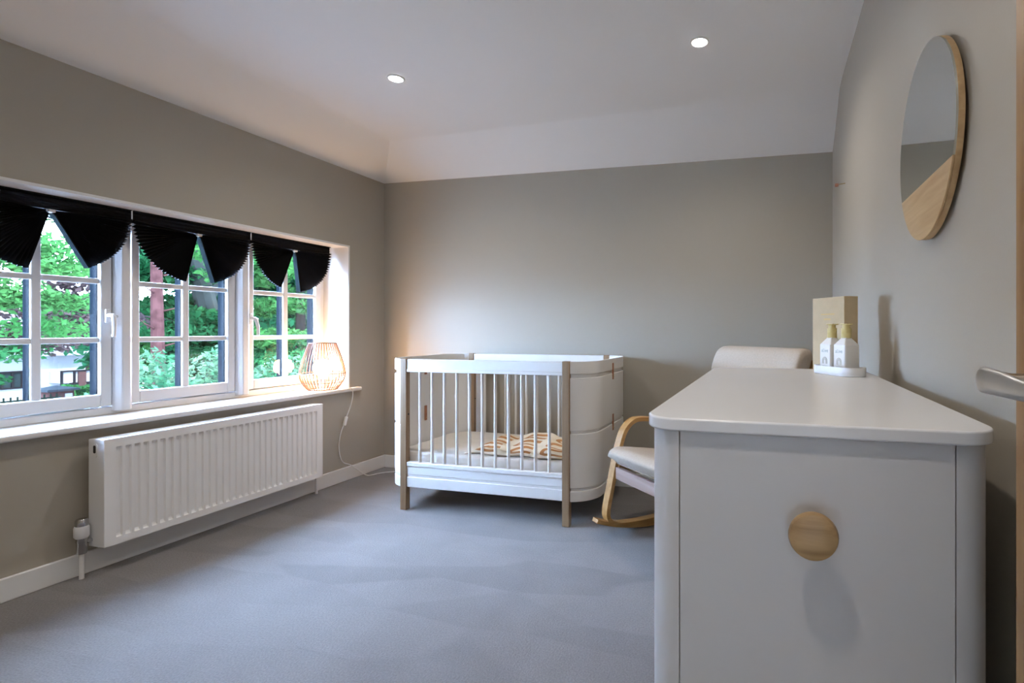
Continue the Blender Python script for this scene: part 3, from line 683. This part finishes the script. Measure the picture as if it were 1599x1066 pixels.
knob = MB().lathe(kprof, 0, 0, 0, 36).build('knob', M['knob'], ck); knob.location = (0.004, bi, 0.745); knob.rotation_euler = (PI/2, 0, 0)
for r_ in range(4):
    for c_ in range(2):
        y0 = bi+R_+0.002 + c_*(LEN-2*bi-2*R_)/2; y1 = y0 + (LEN-2*bi-2*R_)/2 - 0.004; z0 = 0.102 + r_*0.1935; z1 = z0 + 0.1895
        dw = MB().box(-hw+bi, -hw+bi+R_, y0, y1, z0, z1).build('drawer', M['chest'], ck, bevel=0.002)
        kk = share(knob, dw, (-hw+bi, (y0+y1)/2, (z0+z1)/2), (0, -PI/2, 0)); kk.scale = (0.6, 0.6, 0.6)
for sx in (-1, 1):
    for y in (0.06, LEN-0.06): MB().lathe([(0,0),(0.016,0),(0.021,0.1),(0,0.1)], sx*(hw-0.06), y, 0, 18).build('leg', M['post'], ck)

# ------------------------------------------------------------------ tray, bottles, box on the chest
dv = Vector((0.515, -0.857)).normalized(); nv = Vector((dv.y, -dv.x)) * -1     # along the tray ; away from the camera
if nv.y < 0: nv = -nv
rz = math.atan2(dv.y, dv.x)
tc_ = Vector((0.170, 1.692)) + nv*0.041
tr_o = thing('tray', 'small white oval tray on the chest holding two pump bottles', 'tray', (tc_.x, tc_.y, KT), rz)
def stadium(l, r, n=14):
    return [(l+r*math.cos(-PI/2+PI*k/n), r*math.sin(-PI/2+PI*k/n)) for k in range(n+1)] + [(-l+r*math.cos(PI/2+PI*k/n), r*math.sin(PI/2+PI*k/n)) for k in range(n+1)]
MB().prism(stadium(0.055, 0.041), 0.0, 0.010).build('base', M['tray'], tr_o, bevel=0.002)
A_ = stadium(0.055, 0.041); B_ = stadium(0.055, 0.0375); na = len(A_)
v_ = [(x,y,0.009) for x,y in A_] + [(x,y,0.009) for x,y in B_] + [(x,y,0.0265) for x,y in A_] + [(x,y,0.0265) for x,y in B_]
f_ = []
for i in range(na):
    j = (i+1) % na; f_ += [(i,j,2*na+j,2*na+i), (na+j,na+i,3*na+i,3*na+j), (2*na+i,2*na+j,3*na+j,3*na+i)]
MB().add(v_, f_).build('rim', M['tray'], tr_o)
def text_mesh(txt, size):
    cu = bpy.data.curves.new('text_curve', 'FONT'); cu.body = txt; cu.size = size; cu.extrude = 0.0001; cu.align_x = 'CENTER'
    to = bpy.data.objects.new('text_tmp', cu); COL.objects.link(to)
    me = bpy.data.meshes.new_from_object(to.evaluated_get(bpy.context.evaluated_depsgraph_get()))
    bpy.data.objects.remove(to, do_unlink=True); return me
txt_me = text_mesh('al.ive', 0.0165); txt_me.materials.append(M['ink'])
txt_me.transform(Matrix(((1,0,0,0),(0,0,-1,0),(0,1,0,0),(0,0,0,1))))
def bottle(off, label, head):
    b = tc_ + dv*off
    t = thing('pump_bottle', label, 'bottle', (b.x, b.y, KT+0.0105), rz, 'pump bottles on the tray')
    w2, d2 = 0.0275, 0.0265; mb = MB(); v = []; f = []
    lev = [(0.0,0.94),(0.003,1.0),(0.078,1.0),(0.082,0.99),(0.099,0.52),(0.101,0.44),(0.104,0.44)]
    base = rrect(-w2, w2, -d2, d2, 0.006, 4); nb = len(base)
    for z, s_ in lev: v += [(x*s_, y*s_, z) for x, y in base]
    for i in range(len(lev)-1):
        for k in range(nb): f.append((i*nb+k, i*nb+(k+1)%nb, (i+1)*nb+(k+1)%nb, (i+1)*nb+k))
    f += [tuple(reversed(range(nb))), tuple((len(lev)-1)*nb+k for k in range(nb))]
    bo = mb.add(v, f).build('body', M['bottle'], t, ang=30)
    pm = MB().lathe([(0,0.103),(0.0150,0.103),(0.0150,0.118),(0.0147,0.1185),(0.0150,0.119),(0.0150,0.133),(0,0.133)], n=28).build('collar', M['pump'], t)
    MB().lathe([(0,0.132),(0.0115,0.132),(0.0115,0.144),(0,0.144)], n=24).build('pump_stem', M['pump'], pm)
    hd_ = MB(); hd_.box(-0.0165, 0.0165, -0.0115, 0.0115, 0.1435, 0.1470); hd_.box(-0.0165+head*0.02, 0.0165+head*0.02, -0.006, 0.006, 0.1432, 0.1468)
    hd_.build('pump_head', M['pump'], pm, bevel=0.0015)
    tx = bpy.data.objects.new('lettering', txt_me); COL.objects.link(tx); tx.parent = bo; tx.location = (0, -d2-0.0002, 0.058)
    for k, (r_, mm) in enumerate(((0.0115,'ink2'),(0.0085,'ink'),(0.0055,'ink2'))):
        ap = [(r_*math.cos(PI*q/16), -d2-0.0001, 0.031+r_*math.sin(PI*q/16)) for q in range(17)]; ap = [(r_, -d2-0.0001, 0.022)] + ap + [(-r_, -d2-0.0001, 0.022)]
        MB().tube(ap, 0.0006, 5).build('printed_arch', M[mm], bo)
    MB().box(-0.013, 0.013, -d2-0.0003, -d2, 0.0145, 0.0155).build('printed_line', M['ink'], bo, smooth=False)
bottle(-0.0335, 'white pump bottle with mustard pump, next to the back wall end of the tray', 0.3)
bottle(0.0335, 'white pump bottle with mustard pump, nearest the camera on the tray', 0.35)
P0 = Vector((0.2255, 1.764)); bxc = P0 - dv*0.0815 + nv*0.027
kb = thing('gift_box', 'tall plain kraft card box standing behind the pump bottles', 'box', (bxc.x, bxc.y, KT), rz)
MB().box(-0.082, 0.082, -0.026, 0.026, 0, 0.246).build('carton', M['kraft'], kb, bevel=0.0012)
MB().box(-0.036, 0.034, -0.0263, -0.0259, 0.188, 0.192).build('gold_print', M['gold'], kb, smooth=False)
MB().box(-0.020, 0.014, -0.0263, -0.0259, 0.171, 0.176).build('gold_print', M['gold'], kb, smooth=False)

# ------------------------------------------------------------------ round mirror with a wooden foot
MYc, MZc, MR, CHZ = 1.3055, 1.46, 0.2153, 1.372
mi = thing('wall_mirror', 'round wall mirror with an oak lower segment above the chest', 'mirror', (XR, MYc, MZc))
def disc(pts, xa, xb, name, mat, bev=0.0):
    n = len(pts); v = [(xa, y, z) for y, z in pts] + [(xb, y, z) for y, z in pts]
    f = [tuple(range(n)), tuple(reversed(range(n, 2*n)))] + [(i, n+i, n+(i+1)%n, (i+1)%n) for i in range(n)]
    return fix_normals(MB().add(v, f).build(name, mat, mi, bevel=bev, ang=30))
circ = [(MR*math.cos(2*PI*k/72), MR*math.sin(2*PI*k/72)) for k in range(72)]
a_c = math.asin((CHZ-MZc)/MR)
up_ = [(MR*0.998*math.cos(a_c+(PI-2*a_c)*k/60), MR*0.998*math.sin(a_c+(PI-2*a_c)*k/60)) for k in range(61)]
dn_ = [(MR*math.cos(PI-a_c+(PI+2*a_c)*k/40), MR*math.sin(PI-a_c+(PI+2*a_c)*k/40)) for k in range(41)]
disc(circ, -0.008, -0.020, 'back_board', M['mirror_wood'], 0.001)
disc(up_, -0.020, -0.024, 'mirror_glass', M['mirror'])
disc(dn_, -0.020, -0.0245, 'wooden_segment', M['mirror_wood'], 0.001)
MB().box(-0.008, 0, -0.05, 0.05, -0.05, 0.05).build('hanger', M['mirror_wood'], mi, smooth=False)

# small copper-tipped peg on the same wall
hk = thing('wall_hook', 'tiny copper-tipped peg on the mirror wall near the corner', 'hook', (XR, 2.754, 1.765))
MB().tube([(0,0,0),(-0.03,0.003,-0.003)], 0.0022, 8).build('pin', M['brass'], hk)
MB().lathe([(0,-0.004),(0.007,-0.004),(0.009,0.0),(0.008,0.012),(0,0.014)], -0.044, 0.004, -0.006, 16, 'x').build('tip', M['copper'], hk)

# ================================================================== the garden beyond the window (first floor: ground lies 2.6 m below)
GZ = -2.6
struct(MB().box(-90, XL-0.5, -60, 90, GZ-0.3, GZ).build('ground', M['lawn'], smooth=False), 'pale gravel drive below the window')
def foliage(blobs, size, name, mat, parent, loc, flat=0.75):
    V = []; 
    for (cx, cy, cz, rx, ry, rz_, n) in blobs:
        d = rng.normal(size=(n,3)); d /= np.linalg.norm(d, axis=1)[:,None]; rad = rng.random(n)**(1/2.2)
        c = np.stack([cx + d[:,0]*rad*rx, cy + d[:,1]*rad*ry, cz + d[:,2]*rad*rz_], 1)
        c[:,2] += 0.10*rz_*np.sin(c[:,1]*5+c[:,0]*3)
        nrm = rng.normal(size=(n,3))*flat; nrm[:,2] += 1.0; nrm /= np.linalg.norm(nrm, axis=1)[:,None]
        t = rng.normal(size=(n,3)); t -= nrm*(t*nrm).sum(1)[:,None]; t /= np.linalg.norm(t, axis=1)[:,None]; b = np.cross(nrm, t)
        s_ = size*(0.6+0.8*rng.random(n))[:,None]
        q = np.stack([c - t*s_, c + b*s_*0.5 - nrm*s_*0.12, c + t*s_, c - b*s_*0.5 - nrm*s_*0.12], 1); V.append(q.reshape(-1,3))
    V = np.concatenate(V); n = len(V)//4
    me = bpy.data.meshes.new(name); me.vertices.add(4*n); me.vertices.foreach_set('co', (V - np.array(loc)).ravel())
    me.loops.add(4*n); me.loops.foreach_set('vertex_index', np.arange(4*n, dtype=np.int32)); me.polygons.add(n)
    me.polygons.foreach_set('loop_start', np.arange(0, 4*n, 4, dtype=np.int32)); me.polygons.foreach_set('loop_total', np.full(n, 4, dtype=np.int32))
    me.update(); me.validate(); me.materials.append(mat)
    o = bpy.data.objects.new(name, me); COL.objects.link(o); o.parent = parent; o['kind'] = 'stuff'; return o
def tree(name, label, cat, base, trunk, rad, bark, blobs, size, leaf, branches=(), group=None, flat=0.75):
    t = thing(name, label, cat, base, 0, group)
    r3 = lambda p: (p[0]-base[0], p[1]-base[1], p[2]-base[2])
    if trunk:
        tp = smoothpath([r3(p) for p in trunk], 4); m_ = len(tp)
        MB().tube(tp, [rad*(1-0.55*i/(m_-1)) for i in range(m_)], 10).build('trunk', bark, t)
    for br in branches:
        bp = smoothpath([r3(p) for p in br[0]], 4); m_ = len(bp); MB().tube(bp, [br[1]*(1-0.7*i/(m_-1)) for i in range(m_)], 7).build('branch', bark, t)
    if blobs: foliage(blobs, size, 'foliage', leaf, t, base, flat)
    return t
def scatter(n, x, y, z, rx, ry, rz_, k, s=1.0):
    """n flattened boughs inside a box"""
    return [(x+random.uniform(-1,1)*rx, y+random.uniform(-1,1)*ry, z+random.uniform(-1,1)*rz_, s*random.uniform(0.7,1.2), s*random.uniform(0.8,1.5), s*random.uniform(0.22,0.42), k) for _ in range(n)]
# red-barked pine
pz = [( -14.0, 8.92, GZ), (-14.0, 8.90, 0), (-14.0, 8.86, 3), (-14.0, 8.86, 8.5)]
stubs = []
for k in range(9):
    z = -0.2+0.42*k; s_ = (-1)**k; stubs.append(([(-13.95, 8.88+s_*0.1, z), (-13.8, 8.88+s_*0.36, z+0.10), (-13.75, 8.88+s_*0.5, z+0.2)], 0.022))
tree('pine_tree', 'tall pine with a bare reddish trunk seen through the middle casement', 'tree', (-14.0, 8.92, GZ), pz, 0.17, M['bark_red'], scatter(10, -14, 8.9, 6.3, 1.2, 1.2, 1.5, 500, 1.0), 0.11, M['leaf_dark'], stubs)
# leaning grey beech
tree('beech_tree', 'thick grey beech trunk leaning left behind the middle casement', 'tree', (-18.0, 13.35, GZ), [(-18,13.35,GZ), (-18,13.1,0.2), (-18,12.75,2.2), (-18,12.1,4.2), (-18,11.3,6.2)], 0.42, M['bark_grey'],
     scatter(14, -17.6, 12.6, 3.4, 1.2, 2.6, 2.4, 900, 1.1) + scatter(8, -16.6, 13.4, 0.9, 0.5, 2.2, 0.6, 800, 0.9), 0.115, M['leaf_green'],
     [([(-18,12.8,2.0),(-17.8,13.6,3.4),(-17.6,14.4,5.0)],0.2), ([(-18,13.0,0.9),(-17.4,11.6,1.25),(-17.2,10.0,1.5)],0.07), ([(-18,13.0,0.4),(-17.2,14.6,0.1),(-17,16.0,0.3)],0.06)])
# pale flowering shrubs under the middle casement
sh = [(-9.6,5.95,-0.55,0.9,0.8,1.2), (-10.0,7.25,-0.5,1.0,0.9,1.2), (-10.4,8.6,-0.75,1.0,0.9,1.2), (-10.2,9.8,-0.6,1.0,1.0,1.2)]
labs = ['pale green rounded shrub below the pine trunk', 'pale green rounded shrub right of the pine, under the middle casement', 'pale leafy shrub between the middle and far casements', 'pale leafy shrub low behind the rattan lamp']
for (x,y,z,rx,ry,rz_), lb in zip(sh, labs):
    tree('garden_shrub', lb, 'shrub', (x,y,GZ), [(x,y,GZ),(x,y+0.05,z)], 0.06, M['bark_brown'], [(x,y,z,rx,ry,rz_,5200)], 0.055, M['leaf_pale'], (), 'shrubs under the window')
# lime maple boughs close to the glass on the left
tree('maple_tree', 'lime green maple boughs filling the top of the left casement', 'tree', (-9.8, 2.4, GZ), [(-9.8,2.4,GZ),(-9.7,2.5,0.5),(-9.6,2.7,3.5)], 0.16, M['bark_brown'],
     scatter(15, -9.3, 4.05, 2.0, 0.7, 0.85, 0.75, 480, 0.45) + scatter(7, -9.3, 4.35, 2.75, 0.5, 0.7, 0.35, 480, 0.45) + [(-9.2,4.6,1.05,0.5,0.5,0.16,520), (-9.4,3.9,1.45,0.5,0.45,0.18,420)], 0.042, M['leaf_lime'],
     [([(-9.7,2.5,1.0),(-9.4,3.6,1.45),(-9.2,4.5,1.5),(-9.1,5.1,1.3)],0.035), ([(-9.7,2.6,1.8),(-9.3,3.9,2.1),(-9.1,5.2,2.0)],0.03)])
# copper beech behind it
tree('copper_beech', 'copper purple leaved beech behind the left casement', 'tree', (-16.5, 5.6, GZ), [(-16.5,5.6,GZ),(-16.5,5.7,1),(-16.4,5.8,5)], 0.3, M['bark_brown'],
     scatter(13, -16, 7.3, 1.5, 0.9, 1.5, 0.85, 330, 0.8), 0.085, M['leaf_copper'],
     [([(-16.5,5.7,0.6),(-16,6.8,1.1),(-15.8,8.3,1.2)],0.06), ([(-16.5,5.7,1.4),(-16,7.0,1.8),(-15.8,8.6,2.2)],0.05)])
tree('apple_tree', 'small sparse green tree in front of the white house', 'tree', (-15.0, 6.2, GZ), [(-15,6.2,GZ),(-15,6.4,-0.4),(-15,6.6,0.5)], 0.09, M['bark_brown'],
     scatter(8, -15, 6.6, 0.35, 0.5, 0.65, 0.35, 190, 0.5), 0.06, M['leaf_green'])
tree('laurel_bush', 'mid green bush beside the hedge near the white house', 'shrub', (-19.0, 11.1, GZ), [(-19,11.1,GZ),(-19,11.1,-1)], 0.06, M['bark_brown'], [(-19,11.15,-0.55,0.6,0.75,0.85,1500), (-19.2,11.6,0.5,0.6,0.6,0.9,900)], 0.075, M['leaf_lime'])
# trees behind the far casement
tree('lime_tree', 'bushy green tree filling the far casement beside the lamp', 'tree', (-14.5, 13.2, GZ), [(-14.5,13.2,GZ),(-14.5,13.2,1),(-14.4,13.1,4)], 0.2, M['bark_brown'],
     scatter(18, -14, 12.6, 1.9, 1.0, 1.9, 1.9, 520, 0.95), 0.10, M['leaf_lime'])
tree('holly_tree', 'darker green tree lower in the far casement', 'tree', (-13.2, 11.3, GZ), [(-13.2,11.3,GZ),(-13.2,11.3,0)], 0.12, M['bark_brown'], scatter(9, -13, 11.6, -0.1, 0.6, 1.3, 0.8, 520, 0.8), 0.085, M['leaf_green'])
# woodland far behind, one crown each
far = [(-23,16.0,1.0), (-24,18.6,1.6), (-25,21.5,1.4), (-24,23.6,1.5), (-27,27.5,1.2)]
fl = ['deep green woodland tree behind the pine trunk', 'deep green woodland tree directly behind the leaning beech', 'deep green woodland tree right of the leaning beech', 'deep green woodland tree behind the far casement, nearer the beech', 'deep green woodland tree behind the far casement, next to the lamp']
for (x,y,z), lb in zip(far, fl):
    tree('woodland_tree', lb, 'tree', (x,y,GZ), [(x,y,GZ),(x,y,2)], 0.3, M['bark_brown'], scatter(16, x, y, z+0.6, 1.4, 1.9, 3.0, 520, 1.7), 0.20, M['leaf_dark'], (), 'woodland beyond the garden')
tree('ash_tree', 'light green distant tree right of the white house', 'tree', (-38, 20.5, GZ), [(-38,20.5,GZ),(-38,20.5,3)], 0.3, M['bark_brown'], scatter(9, -38, 20.6, 1.2, 1.5, 1.6, 2.6, 330, 1.5), 0.2, M['leaf_lime'])
# white house over the road
hx, hy0, hy1 = -33.0, 10.0, 17.8
ho = thing('house', 'white rendered house with dark timber bay across the drive', 'house', (hx, (hy0+hy1)/2, GZ))
hh = (hy1-hy0)/2
MB().box(-6, 0, -hh, hh, 0, 2.5).build('wall', M['render_white'], ho, smooth=False)
MB().add([(0.5,-hh-0.4,2.4),(0.5,hh+0.4,2.4),(-3,hh+0.4,4.4),(-3,-hh-0.4,4.4),(-6.5,-hh-0.4,2.4),(-6.5,hh+0.4,2.4)], [(0,1,2,3),(3,2,5,4),(0,3,4),(1,5,2)]).build('roof', M['roof'], ho, smooth=False)
def house_window(y0, y1, z0, z1, nc):
    w = MB(); w.box(0, 0.09, y0, y1, z0, z0+0.07); w.box(0, 0.09, y0, y1, z1-0.07, z1)
    for k in range(nc+1): yy = y0 + (y1-y0-0.07)*k/nc; w.box(0, 0.09, yy, yy+0.07, z0+0.07, z1-0.07)
    o = w.build('window', M['timber'], ho, smooth=False)
    for k in range(nc):
        ya = y0 + (y1-y0-0.07)*k/nc + 0.07; yb = y0 + (y1-y0-0.07)*(k+1)/nc
        MB().box(0.005, 0.03, ya, yb, z0+0.07, z1-0.07).build('pane', M['pane_far'], o, smooth=False)
house_window(0.62, 1.65, 0.95, 1.75, 3)
bay = MB().box(0, 0.9, 2.55, 3.7, 1.1, 1.62).build('bay', M['render_white'], ho, smooth=False)
for y in (2.5, 2.95, 3.35, 3.68): MB().box(0.88, 0.96, y, y+0.07, 1.02, 1.66).build('timber', M['timber'], bay, smooth=False)
for z in (1.0, 1.62): MB().box(0.88, 0.97, 2.5, 3.75, z, z+0.07).build('timber', M['timber'], bay, smooth=False)
MB().box(0.3, 1.0, 3.12, 3.4, 0, 1.6).build('brick_pillar', M['brick'], ho, smooth=False)
# brick gate pier with stone cap and a white plate
gp = thing('gate_pier', 'brick gate pier with grey stone cap in front of the house', 'pier', (-20.0, 10.12, GZ))
MB().box(-0.27, 0.27, -0.27, 0.27, 0, 1.86).build('brickwork', M['brick'], gp, smooth=False)
MB().add([(-0.36,-0.36,1.86),(0.36,-0.36,1.86),(0.36,0.36,1.86),(-0.36,0.36,1.86),(-0.36,-0.36,1.92),(0.36,-0.36,1.92),(0.36,0.36,1.92),(-0.36,0.36,1.92),(0,0,2.02)], [(3,2,1,0),(0,1,5,4),(1,2,6,5),(2,3,7,6),(3,0,4,7),(4,5,8),(5,6,8),(6,7,8),(7,4,8)]).build('cap', M['stonecap'], gp, smooth=False)
MB().box(0.27, 0.285, 0.06, 0.22, 1.42, 1.78).build('plate', M['render_white'], gp, smooth=False)
gl_ = MB().box(-0.12, 0.12, 0.3, 2.4, 0, 1.35).build('boundary_wall', M['brick'], gp, smooth=False); MB().box(-0.16, 0.16, 0.3, 2.4, 1.35, 1.42).build('coping', M['stonecap'], gl_, smooth=False)
# clipped hedge and railings
hg = thing('hedge', 'clipped green hedge between pier and house', 'hedge', (-26, 14.1, GZ))
foliage([(-26, 13.4+0.35*k, -1.45, 0.5, 0.4, 0.35, 420) for k in range(6)], 0.08, 'foliage', M['leaf_lime'], hg, (-26, 14.1, GZ), 1.5)
MB().box(-0.3, 0.3, -0.7, 1.4, 0, 1.3).build('dense_core', M['leaf_dark'], hg, smooth=False)
ra = thing('railing', 'green iron railings at the left edge of the garden view', 'railing', (-17.0, 7.75, GZ))
for z in (1.35, 1.95): MB().box(-0.015, 0.015, -0.1, 0.95, z, z+0.035).build('rail', M['iron'], ra, smooth=False)
bar = MB().box(-0.012, 0.012, -0.012, 0.012, 0, 2.06).build('bar', M['iron'], ra, smooth=False); bar.location = (0, -0.05, 0)
for k in range(1, 9): share(bar, ra, (0, -0.05+0.115*k, 0))
